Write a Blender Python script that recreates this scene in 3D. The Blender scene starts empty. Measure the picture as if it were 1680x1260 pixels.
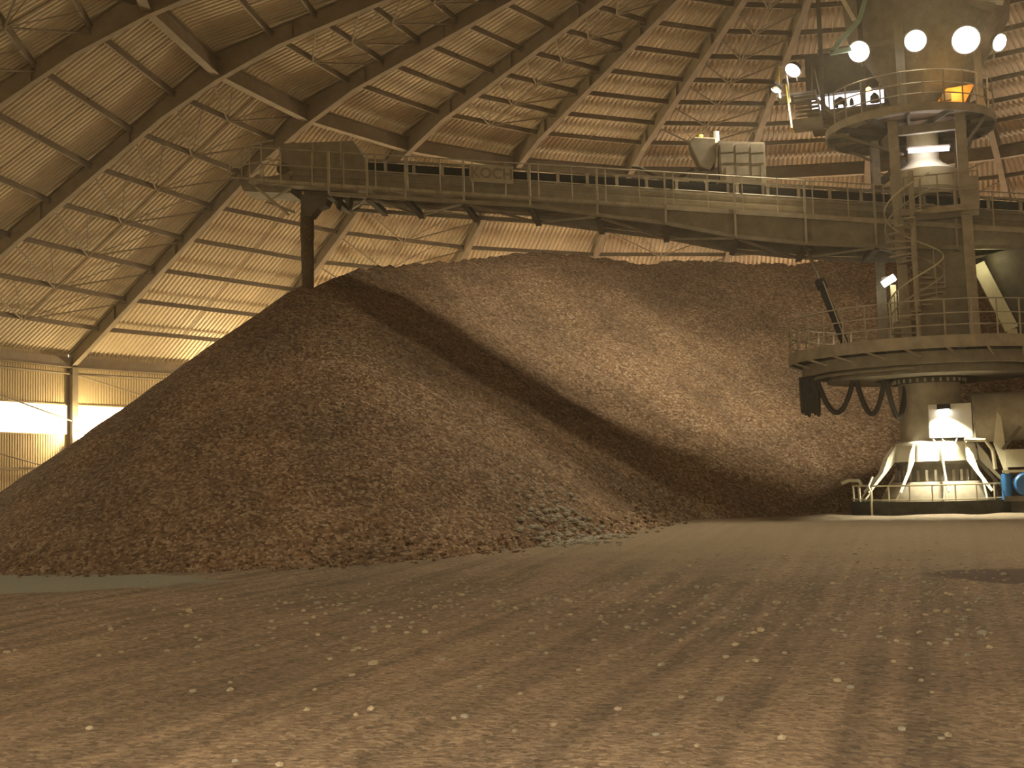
import bpy, bmesh, math, random
import numpy as np
from mathutils import Vector, Matrix
random.seed(7); rng = np.random.RandomState(7)
SC = bpy.context.scene
COL = SC.collection
PI = math.pi
R_ = math.radians

# ------------------------------------------------------------------ camera
YAW, PITCH, ROLL = -0.3262, 0.0779, -0.0271
cp, sp = math.cos(PITCH), math.sin(PITCH)
F = Vector((math.sin(YAW)*cp, math.cos(YAW)*cp, sp))
RT = Vector((math.cos(YAW), -math.sin(YAW), 0)); UP = RT.cross(F)
cr, sr = math.cos(ROLL), math.sin(ROLL)
R2 = cr*RT + sr*UP; U2 = -sr*RT + cr*UP
CAM = Vector((0, -41.606, 1.434))
cd = bpy.data.cameras.new('camera'); cam = bpy.data.objects.new('camera', cd); COL.objects.link(cam)
cam.matrix_world = Matrix(((R2.x, U2.x, -F.x, CAM.x), (R2.y, U2.y, -F.y, CAM.y), (R2.z, U2.z, -F.z, CAM.z), (0, 0, 0, 1)))
cd.sensor_fit = 'HORIZONTAL'; cd.sensor_width = 36; cd.lens = 1970.8/1680*36; cd.clip_end = 400
SC.camera = cam

# ------------------------------------------------------------------ world, exposure
SC.view_settings.view_transform = 'Standard'; SC.view_settings.look = 'None'
SC.view_settings.gamma = 1; SC.view_settings.use_curve_mapping = False
SC.view_settings.exposure = 0.38
W = bpy.data.worlds.new('sky'); SC.world = W; W.use_nodes = True
W.node_tree.nodes['Background'].inputs[0].default_value = (1, .90, .68, 1)
W.node_tree.nodes['Background'].inputs[1].default_value = 4.2

LAMP_W = 2150     # column lamps of the far wall
FLOOD_W = 1900    # floodlights on the tower head

def light(name, kind, loc, power, color, size=.2, target=None, spot=None, blend=.6):
    d = bpy.data.lights.new(name, kind); d.energy = power; d.color = color
    if kind == 'SPOT': d.spot_size = R_(spot or 120); d.spot_blend = blend; d.shadow_soft_size = size
    elif kind == 'AREA': d.size = size
    else: d.shadow_soft_size = size
    o = bpy.data.objects.new(name, d); COL.objects.link(o); o.location = loc
    if target is not None:
        o.rotation_euler = (Vector(target)-Vector(loc)).to_track_quat('-Z', 'Y').to_euler()
    return o
WARM = (1, .74, .40)

# ------------------------------------------------------------------ materials
def mat(name, col, rough=.8, metal=0, var=.15, scale=3, bump=0, bscale=20, emit=None, col2=None):
    m = bpy.data.materials.new(name); m.use_nodes = True; nt = m.node_tree; b = nt.nodes['Principled BSDF']
    b.inputs['Roughness'].default_value = rough; b.inputs['Metallic'].default_value = metal
    tc = nt.nodes.new('ShaderNodeTexCoord')
    n = nt.nodes.new('ShaderNodeTexNoise'); n.inputs['Scale'].default_value = scale; n.inputs['Detail'].default_value = 6
    n.inputs['Roughness'].default_value = .65
    nt.links.new(tc.outputs['Object'], n.inputs['Vector'])
    r = nt.nodes.new('ShaderNodeValToRGB')
    c2 = col2 or tuple(min(1, c*(1+var*1.5)) for c in col)
    r.color_ramp.elements[0].position = .3; r.color_ramp.elements[1].position = .7
    r.color_ramp.elements[0].color = (*[c*(1-var) for c in col], 1); r.color_ramp.elements[1].color = (*c2, 1)
    nt.links.new(n.outputs['Fac'], r.inputs['Fac']); nt.links.new(r.outputs['Color'], b.inputs['Base Color'])
    if bump:
        n2 = nt.nodes.new('ShaderNodeTexNoise'); n2.inputs['Scale'].default_value = bscale; n2.inputs['Detail'].default_value = 4
        bp = nt.nodes.new('ShaderNodeBump'); bp.inputs['Strength'].default_value = bump; bp.inputs['Distance'].default_value = .03
        nt.links.new(tc.outputs['Object'], n2.inputs['Vector']); nt.links.new(n2.outputs['Fac'], bp.inputs['Height'])
        nt.links.new(bp.outputs['Normal'], b.inputs['Normal'])
    if emit:
        b.inputs['Emission Color'].default_value = (*emit[0], 1); b.inputs['Emission Strength'].default_value = emit[1]
    return m
M = {}
M['sheet'] = mat('roof_sheet', (.57, .485, .345), .55, 0, .10, .5)
M['rafter'] = mat('rafter_steel', (.27, .225, .16), .7, 0, .15, 2)
M['purlin'] = mat('purlin_steel', (.23, .19, .135), .7, 0, .15, 2)
M['steel'] = mat('dusty_grey_steel', (.24, .21, .16), .75, 0, .2, 2.5)
M['steel_light'] = mat('pale_dusty_steel', (.36, .315, .24), .75, 0, .2, 2.5)
M['steel_dark'] = mat('dark_dusty_steel', (.115, .10, .075), .8, 0, .25, 2.5)
M['rust'] = mat('brown_steel', (.13, .085, .05), .85, 0, .3, 3)
M['rubber'] = mat('black_rubber', (.028, .025, .022), .8, 0, .3, 3)
M['cream'] = mat('cream_paint', (.62, .58, .42), .55, 0, .1, 2)
M['white'] = mat('white_paint', (.75, .72, .60), .5, 0, .08, 2)
M['yellow'] = mat('yellow_paint', (.55, .40, .04), .5, 0, .15, 3)
M['orange'] = mat('orange_panel', (.55, .25, .03), .5, 0, .15, 3)
M['blue'] = mat('blue_paint', (.02, .13, .36), .45, 0, .15, 3)
M['curb'] = mat('dark_concrete', (.05, .045, .035), .95, 0, .4, 3, .4, 15)
M['chrome'] = mat('chromed_rod', (.5, .48, .42), .25, .8, .1, 3)
M['wall'] = mat('wall_sheet', (.55, .45, .27), .6, 0, .08, .6)
M['cable'] = mat('cable_rubber', (.05, .045, .04), .7, 0, .2, 5)
M['gravel_dk'] = mat('falling_stone', (.10, .07, .04), .95, 0, .5, 12, .8, 25)
M['letter'] = mat('faded_letters', (.22, .195, .145), .8, 0, .1, 3)
M['teal'] = mat('pale_teal_steel', (.30, .42, .34), .6, 0, .1, 3)
M['red'] = mat('red_paint', (.35, .04, .03), .6, 0, .1, 3)
def emat(name, c, s):
    return mat(name, (.8, .8, .8), .5, emit=(c, s))
M['lens'] = emat('lit_lens', (1, .97, .95), 12)
M['soft'] = emat('soft_lit_lens', (1, .98, .9), 4)
M['tube'] = emat('lit_tube', (.92, .85, 1), 9)
M['pane'] = emat('lit_pane', (.98, .93, 1), 2.2)
M['amber'] = emat('amber_lens', (1, .45, .12), 6)

def glass():
    m = bpy.data.materials.new('clear_glazing'); m.use_nodes = True; nt = m.node_tree
    for n in list(nt.nodes): nt.nodes.remove(n)
    o = nt.nodes.new('ShaderNodeOutputMaterial'); mx = nt.nodes.new('ShaderNodeMixShader')
    t = nt.nodes.new('ShaderNodeBsdfTransparent'); g = nt.nodes.new('ShaderNodeBsdfGlossy')
    t.inputs[0].default_value = (.9, .9, .88, 1); g.inputs['Roughness'].default_value = .1; mx.inputs[0].default_value = .06
    nt.links.new(t.outputs[0], mx.inputs[1]); nt.links.new(g.outputs[0], mx.inputs[2]); nt.links.new(mx.outputs[0], o.inputs[0])
    return m
M['glass'] = glass()

def stone_mat(name, cols, cell, bump, macro, mscale, fine_bump=.02, streak=None):
    """crushed stone: voronoi cells of random tone + large tone variation"""
    m = bpy.data.materials.new(name); m.use_nodes = True; nt = m.node_tree; b = nt.nodes['Principled BSDF']
    b.inputs['Roughness'].default_value = .95
    L = nt.links.new; N = nt.nodes.new
    tc = N('ShaderNodeTexCoord')
    v = N('ShaderNodeTexVoronoi'); v.inputs['Scale'].default_value = cell; L(tc.outputs['Object'], v.inputs['Vector'])
    v2 = N('ShaderNodeTexVoronoi'); v2.inputs['Scale'].default_value = cell*.7; L(tc.outputs['Object'], v2.inputs['Vector'])
    sep = N('ShaderNodeSeparateColor'); L(v.outputs['Color'], sep.inputs[0])
    r = N('ShaderNodeValToRGB'); L(sep.outputs[0], r.inputs['Fac'])
    e = r.color_ramp.elements; e[0].position = 0; e[0].color = (*cols[0], 1); e[1].position = 1; e[1].color = (*cols[-1], 1)
    for i, c in enumerate(cols[1:-1]):
        x = r.color_ramp.elements.new((i+1)/(len(cols)-1)); x.color = (*c, 1)
    n = N('ShaderNodeTexNoise'); n.inputs['Scale'].default_value = mscale; n.inputs['Detail'].default_value = 5; L(tc.outputs['Object'], n.inputs['Vector'])
    mr = N('ShaderNodeMapRange'); mr.inputs[1].default_value = .35; mr.inputs[2].default_value = .65
    mr.inputs[3].default_value = 1-macro; mr.inputs[4].default_value = 1+macro; L(n.outputs['Fac'], mr.inputs[0])
    mul = N('ShaderNodeMix'); mul.data_type = 'RGBA'; mul.blend_type = 'MULTIPLY'; mul.inputs[0].default_value = 1
    L(r.outputs['Color'], mul.inputs[6]); L(mr.outputs[0], mul.inputs[7])
    out = mul.outputs[2]
    hn = N('ShaderNodeTexNoise'); hn.inputs['Scale'].default_value = cell*1.7; hn.inputs['Detail'].default_value = 3; L(tc.outputs['Object'], hn.inputs['Vector'])
    add = N('ShaderNodeMath'); add.operation = 'ADD'; L(hn.outputs['Fac'], add.inputs[0]); L(v2.outputs['Distance'], add.inputs[1])
    h = add.outputs[0]
    if streak:
        mp = N('ShaderNodeMapping'); mp.inputs['Scale'].default_value = streak[0]; mp.inputs['Rotation'].default_value = (0, 0, streak[3]); L(tc.outputs['Object'], mp.inputs['Vector'])
        sn = N('ShaderNodeTexNoise'); sn.inputs['Scale'].default_value = 1; sn.inputs['Detail'].default_value = 3; L(mp.outputs[0], sn.inputs['Vector'])
        m2 = N('ShaderNodeMath'); m2.operation = 'MULTIPLY_ADD'; L(sn.outputs['Fac'], m2.inputs[0]); m2.inputs[1].default_value = streak[1]; L(h, m2.inputs[2]); h = m2.outputs[0]
        m3 = N('ShaderNodeMapRange'); m3.inputs[1].default_value = .35; m3.inputs[2].default_value = .65
        m3.inputs[3].default_value = 1-streak[2]; m3.inputs[4].default_value = 1+streak[2]; L(sn.outputs['Fac'], m3.inputs[0])
        mu = N('ShaderNodeMix'); mu.data_type = 'RGBA'; mu.blend_type = 'MULTIPLY'; mu.inputs[0].default_value = 1
        L(out, mu.inputs[6]); L(m3.outputs[0], mu.inputs[7]); out = mu.outputs[2]
    bp = N('ShaderNodeBump'); bp.inputs['Strength'].default_value = bump; bp.inputs['Distance'].default_value = fine_bump
    L(h, bp.inputs['Height']); L(bp.outputs['Normal'], b.inputs['Normal']); L(out, b.inputs['Base Color'])
    return m, out, nt, b, tc
M['pile'], *_ = stone_mat('crushed_limestone', [(.085, .050, .027), (.165, .100, .055), (.225, .142, .082), (.36, .275, .19)], 13, .9, .22, .35, .04)
_fm = stone_mat('trodden_gravel_floor', [(.13, .092, .061), (.205, .145, .098), (.24, .175, .122), (.31, .235, .168)], 16, .9, .14, .5, .03, ((3.2, .08, .3), 1.8, .24, 0.0))
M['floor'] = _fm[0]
def floor_patches():
    _, out, nt, b, tc = _fm
    L = nt.links.new; N = nt.nodes.new
    sx = N('ShaderNodeSeparateXYZ'); L(tc.outputs['Object'], sx.inputs[0])
    nz = N('ShaderNodeTexNoise'); nz.inputs['Scale'].default_value = .7; L(tc.outputs['Object'], nz.inputs['Vector'])
    def blob(cx, cy, rx, ry, soft, col, out, amt=1):
        # an elliptical patch with a ragged edge
        a = N('ShaderNodeMath'); a.operation = 'SUBTRACT'; L(sx.outputs[0], a.inputs[0]); a.inputs[1].default_value = cx
        a2 = N('ShaderNodeMath'); a2.operation = 'DIVIDE'; L(a.outputs[0], a2.inputs[0]); a2.inputs[1].default_value = rx
        c = N('ShaderNodeMath'); c.operation = 'SUBTRACT'; L(sx.outputs[1], c.inputs[0]); c.inputs[1].default_value = cy
        c2 = N('ShaderNodeMath'); c2.operation = 'DIVIDE'; L(c.outputs[0], c2.inputs[0]); c2.inputs[1].default_value = ry
        p1 = N('ShaderNodeMath'); p1.operation = 'MULTIPLY'; L(a2.outputs[0], p1.inputs[0]); L(a2.outputs[0], p1.inputs[1])
        p2 = N('ShaderNodeMath'); p2.operation = 'MULTIPLY_ADD'; L(c2.outputs[0], p2.inputs[0]); L(c2.outputs[0], p2.inputs[1]); L(p1.outputs[0], p2.inputs[2])
        p3 = N('ShaderNodeMath'); p3.operation = 'ADD'; L(p2.outputs[0], p3.inputs[0]); L(nz.outputs['Fac'], p3.inputs[1])
        mr = N('ShaderNodeMapRange'); L(p3.outputs[0], mr.inputs[0]); mr.inputs[1].default_value = 1.5-soft; mr.inputs[2].default_value = 1.5+soft
        mr.inputs[3].default_value = amt; mr.inputs[4].default_value = 0
        mx = N('ShaderNodeMix'); mx.data_type = 'RGBA'; L(mr.outputs[0], mx.inputs[0]); L(out, mx.inputs[6]); mx.inputs[7].default_value = (*col, 1)
        return mx.outputs[2]
    out = blob(0, 0, 17, 17, .35, (.30, .235, .155), out, .75)         # fine pale sand around the tower
    out = blob(-19.5, -19.2, 5.0, 2.3, .12, (.27, .27, .22), out, .9)  # grey patch by the pile toe
    out = blob(3.0, -18.2, 3.0, 1.5, .12, (.085, .05, .035), out, .9)   # dark patch of spilt material
    L(out, b.inputs['Base Color'])
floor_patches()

# ------------------------------------------------------------------ mesh helpers
ORG = {}
def V(*a): return Vector(a)
class MB:
    def __init__(s): s.v = []; s.f = []
    def add(s, vs, fs):
        n = len(s.v); s.v += [tuple(v) for v in vs]; s.f += [tuple(i+n for i in f) for f in fs]; return s
    def box(s, c, size, ax=None):
        c = Vector(c); X, Y, Z = ax or (V(1, 0, 0), V(0, 1, 0), V(0, 0, 1)); hx, hy, hz = [d/2 for d in size]
        vs = [c+X*(i*hx)+Y*(j*hy)+Z*(k*hz) for k in (-1, 1) for (i, j) in ((-1, -1), (1, -1), (1, 1), (-1, 1))]
        return s.add(vs, [(3, 2, 1, 0), (4, 5, 6, 7), (0, 1, 5, 4), (1, 2, 6, 5), (2, 3, 7, 6), (3, 0, 4, 7)])
    def bar(s, a, b, w, h, up=V(0, 0, 1)):
        a, b = Vector(a), Vector(b); d = b-a; L = d.length; d.normalize()
        X = d.cross(up)
        if X.length < 1e-4: X = d.cross(V(1, 0, 0))
        X.normalize(); Z = X.cross(d)
        return s.box((a+b)/2, (w, L, h), (X, d, Z))
    def tube(s, pts, r, n=8, cap=True):
        pts = [Vector(p) for p in pts]; rs = r if isinstance(r, (list, tuple)) else [r]*len(pts)
        vs = []; prev = None
        for i, p in enumerate(pts):
            d = (pts[min(i+1, len(pts)-1)]-pts[max(i-1, 0)]).normalized()
            X = prev if prev is not None else (d.cross(V(0, 0, 1)) if abs(d.z) < .95 else d.cross(V(1, 0, 0)))
            X = (X-d*X.dot(d)).normalized(); prev = X; Y = d.cross(X)
            vs += [p+(X*math.cos(2*PI*k/n)+Y*math.sin(2*PI*k/n))*rs[i] for k in range(n)]
        fs = [(i*n+k, i*n+(k+1) % n, (i+1)*n+(k+1) % n, (i+1)*n+k) for i in range(len(pts)-1) for k in range(n)]
        if cap: fs += [tuple(range(n-1, -1, -1)), tuple(range((len(pts)-1)*n, len(pts)*n))]
        return s.add(vs, fs)
    def lathe(s, c, prof, n=48, a0=0, a1=2*PI, closed=False):
        c = Vector(c); full = abs(a1-a0-2*PI) < 1e-6; m = n if full else n+1; k = len(prof)
        vs = [c+V(r*math.cos(a0+(a1-a0)*i/n), r*math.sin(a0+(a1-a0)*i/n), z) for i in range(m) for r, z in prof]
        fs = []
        for i in range(n):
            j = (i+1) % m
            for q in range(k if closed else k-1):
                q2 = (q+1) % k
                fs.append((i*k+q, j*k+q, j*k+q2, i*k+q2))
        return s.add(vs, fs)
    def prism(s, poly, off):
        """poly: 3-D points of a planar outline; off: vector thickness"""
        off = Vector(off); poly = [Vector(p)-off/2 for p in poly]; n = len(poly)
        return s.add(poly+[p+off for p in poly], [tuple(range(n-1, -1, -1)), tuple(range(n, 2*n))]+[(i, (i+1) % n, (i+1) % n+n, i+n) for i in range(n)])
    def build(s, name, m, parent=None, smooth=False, bevel=0):
        o0 = ORG.get(parent.name, V(0, 0, 0)) if parent else V(0, 0, 0)
        me = bpy.data.meshes.new(name); me.from_pydata([(v[0]-o0.x, v[1]-o0.y, v[2]-o0.z) for v in s.v], [], s.f); me.update()
        bm = bmesh.new(); bm.from_mesh(me); bmesh.ops.recalc_face_normals(bm, faces=bm.faces[:]); bm.to_mesh(me); bm.free()
        o = bpy.data.objects.new(name, me); COL.objects.link(o); me.materials.append(M[m] if isinstance(m, str) else m)
        if smooth:
            for p in me.polygons: p.use_smooth = True
            md = o.modifiers.new('edges', 'EDGE_SPLIT'); md.split_angle = R_(35)
        if bevel:
            md = o.modifiers.new('bevel', 'BEVEL'); md.width = bevel; md.segments = 2; md.limit_method = 'ANGLE'
        if parent: o.parent = parent; ORG[o.name] = o0
        return o
def tag(o, label=None, cat=None, group=None, kind=None):
    for k, v in (('label', label), ('category', cat), ('group', group), ('kind', kind)):
        if v: o[k] = v
    return o
def thing(name, label, cat, loc=(0, 0, 0), group=None):
    o = bpy.data.objects.new(name, None); COL.objects.link(o); o.location = loc; o.empty_display_size = .2
    ORG[o.name] = Vector(loc); return tag(o, label, cat, group)
def plabel(o, t): o['label'] = t; return o
def dup_tree(o, parent=None):
    c = o.copy(); COL.objects.link(c)
    if parent: c.parent = parent
    ORG[c.name] = ORG.get(o.name, V(0, 0, 0))
    for ch in list(o.children): dup_tree(ch, c)
    return c

# value noise in numpy
def vnoise(x, y, seed):
    r = np.random.RandomState(seed).rand(256, 256)
    xi = np.floor(x).astype(int); yi = np.floor(y).astype(int); fx = x-xi; fy = y-yi
    fx = fx*fx*(3-2*fx); fy = fy*fy*(3-2*fy)
    g = lambda a, b: r[a % 256, b % 256]
    return (g(xi, yi)*(1-fx)+g(xi+1, yi)*fx)*(1-fy)+(g(xi, yi+1)*(1-fx)+g(xi+1, yi+1)*fx)*fy-.5

# ================================================================== SETTING
def floor_z(x, y):
    r = np.sqrt(np.asarray(x, float)**2+np.asarray(y, float)**2)
    t = np.clip((r-6)/16, 0, 1); z = -.08-.57*(t*t*(3-2*t))
    x = np.asarray(x, float); y = np.asarray(y, float)
    z = z+.10*vnoise(x*.25, y*.25, 1)+.03*vnoise(x*1.1, y*1.1, 2)
    # wheel ruts running from the doorway towards the tower
    z = z+.025*vnoise(x*2.2+.4*np.sin(y*.12), y*.06, 3)*np.clip((r-12)/8, 0, 1)
    # small drifts of sand against the kerb of the tower
    z = z+.06*np.exp(-((r-3.1)/.4)**2)*(.6+vnoise(x*1.3, y*1.3, 4))
    return z
def grid_mesh(xs, ys, zf, name, m, keep=None, smooth=True):
    X, Y = np.meshgrid(xs, ys); Z = zf(X, Y); nx, ny = len(xs), len(ys)
    co = np.stack([X, Y, Z], -1).reshape(-1, 3)
    i = np.arange(nx*ny).reshape(ny, nx)
    q = np.stack([i[:-1, :-1], i[:-1, 1:], i[1:, 1:], i[1:, :-1]], -1).reshape(-1, 4)
    if keep is not None:
        k = keep(X, Y, Z).reshape(-1); q = q[k[q].any(1)]
        used = np.unique(q); mp = -np.ones(nx*ny, int); mp[used] = np.arange(len(used)); q = mp[q]; co = co[used]
    me = bpy.data.meshes.new(name); me.vertices.add(len(co)); me.vertices.foreach_set('co', co.astype(np.float32).ravel())
    me.loops.add(q.size); me.loops.foreach_set('vertex_index', q.ravel().astype(np.int32))
    me.polygons.add(len(q)); me.polygons.foreach_set('loop_start', (np.arange(len(q))*4).astype(np.int32)); me.polygons.foreach_set('loop_total', np.full(len(q), 4, np.int32))
    me.update(calc_edges=True); me.validate()
    if smooth: me.polygons.foreach_set('use_smooth', np.ones(len(q), bool))
    me.materials.append(M[m]); o = bpy.data.objects.new(name, me); COL.objects.link(o); return o
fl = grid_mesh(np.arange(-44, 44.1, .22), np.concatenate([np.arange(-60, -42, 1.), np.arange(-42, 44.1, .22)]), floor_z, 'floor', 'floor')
tag(fl, 'brown gravel floor of the storage hall with wheel ruts', kind='structure')

RE, ZE, RK, ZK, ZA = 40., 7.42, 25.2, 17.49, 24.42
OFF = .85
AZ0, DA = 109.57, 15.
def zb(r):  # underside of the rafters
    return ZK+(ZE-ZK)*(r-RK)/(RE-RK) if r > RK else ZA+(ZK-ZA)*r/RK
def pol(az, r, z): a = R_(az); return V(-math.sin(a)*r, math.cos(a)*r, z)
C75 = math.cos(R_(7.5)); T75 = math.tan(R_(7.5))

def roof():
    mb = MB(); pitch = .26; prof = [(0, 0), (.10, 0), (.13, .07), (.23, .07)]
    for b in range(24):
        a = R_(AZ0-7.5-b*DA); D = V(-math.sin(a), math.cos(a), 0); T = V(D.y, -D.x, 0)
        xs = []
        n = int(RE*C75*T75/pitch)+1
        for k in range(-n, n+1):
            for dx, dz in prof:
                x = k*pitch+dx
                if abs(x) < RE*C75*T75: xs.append((x, dz))
        w = RE*C75*T75
        xs = [(-w, 0)]+xs+[(w, 0)]
        cols = []
        for x, dz in xs:
            r0 = max(1.2, abs(x)/T75); rows = []
            rk = RK*C75
            for q in (RE*C75+.35, rk, 1.2):
                q = max(q, r0); rows.append(D*q+T*x+V(0, 0, zb(q/C75)+OFF+dz))
            cols.append(rows)
        base = len(mb.v)
        for rows in cols: mb.v += [tuple(p) for p in rows]
        for i in range(len(cols)-1):
            for q in range(2):
                mb.f.append((base+i*3+q, base+(i+1)*3+q, base+(i+1)*3+q+1, base+i*3+q+1))
    for i in range(24):
        az = AZ0-i*DA; a = R_(az); D = V(-math.sin(a), math.cos(a), 0)
        for r0, r1 in ((RE+.3, RK), (RK, 1.5)):
            mb.bar(D*r0+V(0, 0, zb(r0)+OFF+.07), D*r1+V(0, 0, zb(r1)+OFF+.07), .7, .03)
    me = bpy.data.meshes.new('ceiling'); me.from_pydata(mb.v, [], mb.f); me.validate(); me.materials.append(M['sheet'])
    o = bpy.data.objects.new('ceiling', me); COL.objects.link(o)
    tag(o, 'pale profiled steel sheeting of the conical dome roof', kind='structure')
    top = MB(); top.lathe((0, 0, 0), [(1.6, ZA+.8), (.01, ZA+1.1)], 24); o = top.build('trim_1', 'sheet'); tag(o, kind='structure')
roof()

# walls: one flat profiled panel per bay, window band between z 4.13 and 5.60
WB0, WB1 = 4.13, 5.60
def wall(name, bays, band=True):
    mb = MB(); d = .02
    for b in bays:
        a = R_(AZ0-7.5-b*DA); D = V(-math.sin(a), math.cos(a), 0); T = V(D.y, -D.x, 0); q = RE*C75+.25; w = RE*C75*T75+.05
        spans = [(-1.2, WB0), (WB1, 8.2)] if band else [(-1.2, 8.2)]
        for z0, z1 in spans:
            n = int(2*w/.16); xs = []
            for k in range(n+1):
                for dx, dz in ((0, 0), (.07, 0), (.08, d), (.15, d)):
                    x = -w+k*.16+dx
                    if x < w: xs.append((x, dz))
            base = len(mb.v)
            for x, dz in xs:
                for z in (z0, z1): mb.v.append(tuple(D*(q+dz)+T*x+V(0, 0, z)))
            for i in range(len(xs)-1): mb.f.append((base+2*i, base+2*i+2, base+2*i+3, base+2*i+1))
    me = bpy.data.meshes.new(name); me.from_pydata(mb.v, [], mb.f); me.materials.append(M['wall'])
    o = bpy.data.objects.new(name, me); COL.objects.link(o); tag(o, kind='structure')
BAND = [0, 1, 2, 3, -1, -2, -3]
DOOR = -5     # bay whose centre lies behind the camera (azimuth 177)
wall('wall_left', BAND)
wall('wall_back', range(4, 11), False)
wall('wall_right', range(11, 19), False)
def wall_near():
    mb = MB()
    for b in (-5, -4):
        a = R_(AZ0-7.5-b*DA); D = V(-math.sin(a), math.cos(a), 0); T = V(D.y, -D.x, 0); q = RE*C75+.25; w = RE*C75*T75+.05
        if b == DOOR:
            for x0, x1, z0, z1 in ((-w, -4, -1.2, 8.2), (4, w, -1.2, 8.2), (-4, 4, 5.4, 8.2)):
                mb.box(D*q+T*((x0+x1)/2)+V(0, 0, (z0+z1)/2), (x1-x0, .08, z1-z0), (T, D, V(0, 0, 1)))
        else: mb.box(D*q+V(0, 0, 3.5), (2*w, .08, 9.4), (T, D, V(0, 0, 1)))
    o = mb.build('wall_near', 'wall'); tag(o, kind='structure')
wall_near()
for i, b in enumerate(BAND):
    a = R_(AZ0-7.5-b*DA); D = V(-math.sin(a), math.cos(a), 0); T = V(D.y, -D.x, 0); q = RE*C75+.25; w = RE*C75*T75
    win = tag(MB().box(D*(q+.03)+V(0, 0, (WB0+WB1)/2), (2*w, .02, WB1-WB0), (T, D, V(0, 0, 1))).build('window_%d' % (i+1), 'glass'), kind='structure')
    fr = MB()
    for z in (WB0, WB1): fr.box(D*q+V(0, 0, z), (2*w, .10, .06), (T, D, V(0, 0, 1)))
    fr.build('window_frame', 'wall', win)

# ------------------------------------------------------------------ roof steelwork
ORD = ['first', 'second', 'third', 'fourth', 'fifth', 'sixth', 'seventh', 'eighth', 'ninth', 'tenth', 'eleventh', 'twelfth', 'thirteenth', 'fourteenth']
RIBS = list(range(-2, 10))
def rib_words(i): return ORD[i+2]
def rafter(i):
    az = AZ0-i*DA; a = R_(az); D = V(-math.sin(a), math.cos(a), 0); T = V(D.y, -D.x, 0)
    t = thing('roof_rafter', 'long tapering steel roof rafter, %s from the left in the dome' % rib_words(i), 'beam', D*RE+V(0, 0, ZE), 'radial rafters of the dome')
    # outline in (r, z): bottom edge with a deeper haunch at the kink
    bot = [(RE+.1, zb(RE)-.05), (RE-1.2, zb(RE-1.2)), (RK+2.4, zb(RK+2.4)), (RK, ZK-.38), (RK-2.6, zb(RK-2.6)), (14, zb(14)), (2.2, zb(2.2))]
    top = [(r, zb(r)+OFF-.13) for r, _ in bot]; top[3] = (RK, ZK+OFF-.13)
    web = MB(); web.prism([D*r+V(0, 0, z) for r, z in bot]+[D*r+V(0, 0, z) for r, z in reversed(top)], T*.03)
    for r in (37, 33, 29, 22, 18, 14, 10, 6):
        web.box(D*r+V(0, 0, zb(r)+.36), (.26, .03, .62), (T, D, V(0, 0, 1)))
    web.build('web', 'rafter', t)
    f1 = MB(); f2 = MB()
    for P, mbx, dz in ((bot, f1, 0), (top, f2, 0)):
        for (r0, z0), (r1, z1) in zip(P[:-1], P[1:]): mbx.bar(D*r0+V(0, 0, z0), D*r1+V(0, 0, z1), .30, .035)
    f1.build('bottom_flange', 'rafter', t); f2.build('top_flange', 'rafter', t)
for i in RIBS: rafter(i)

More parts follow.
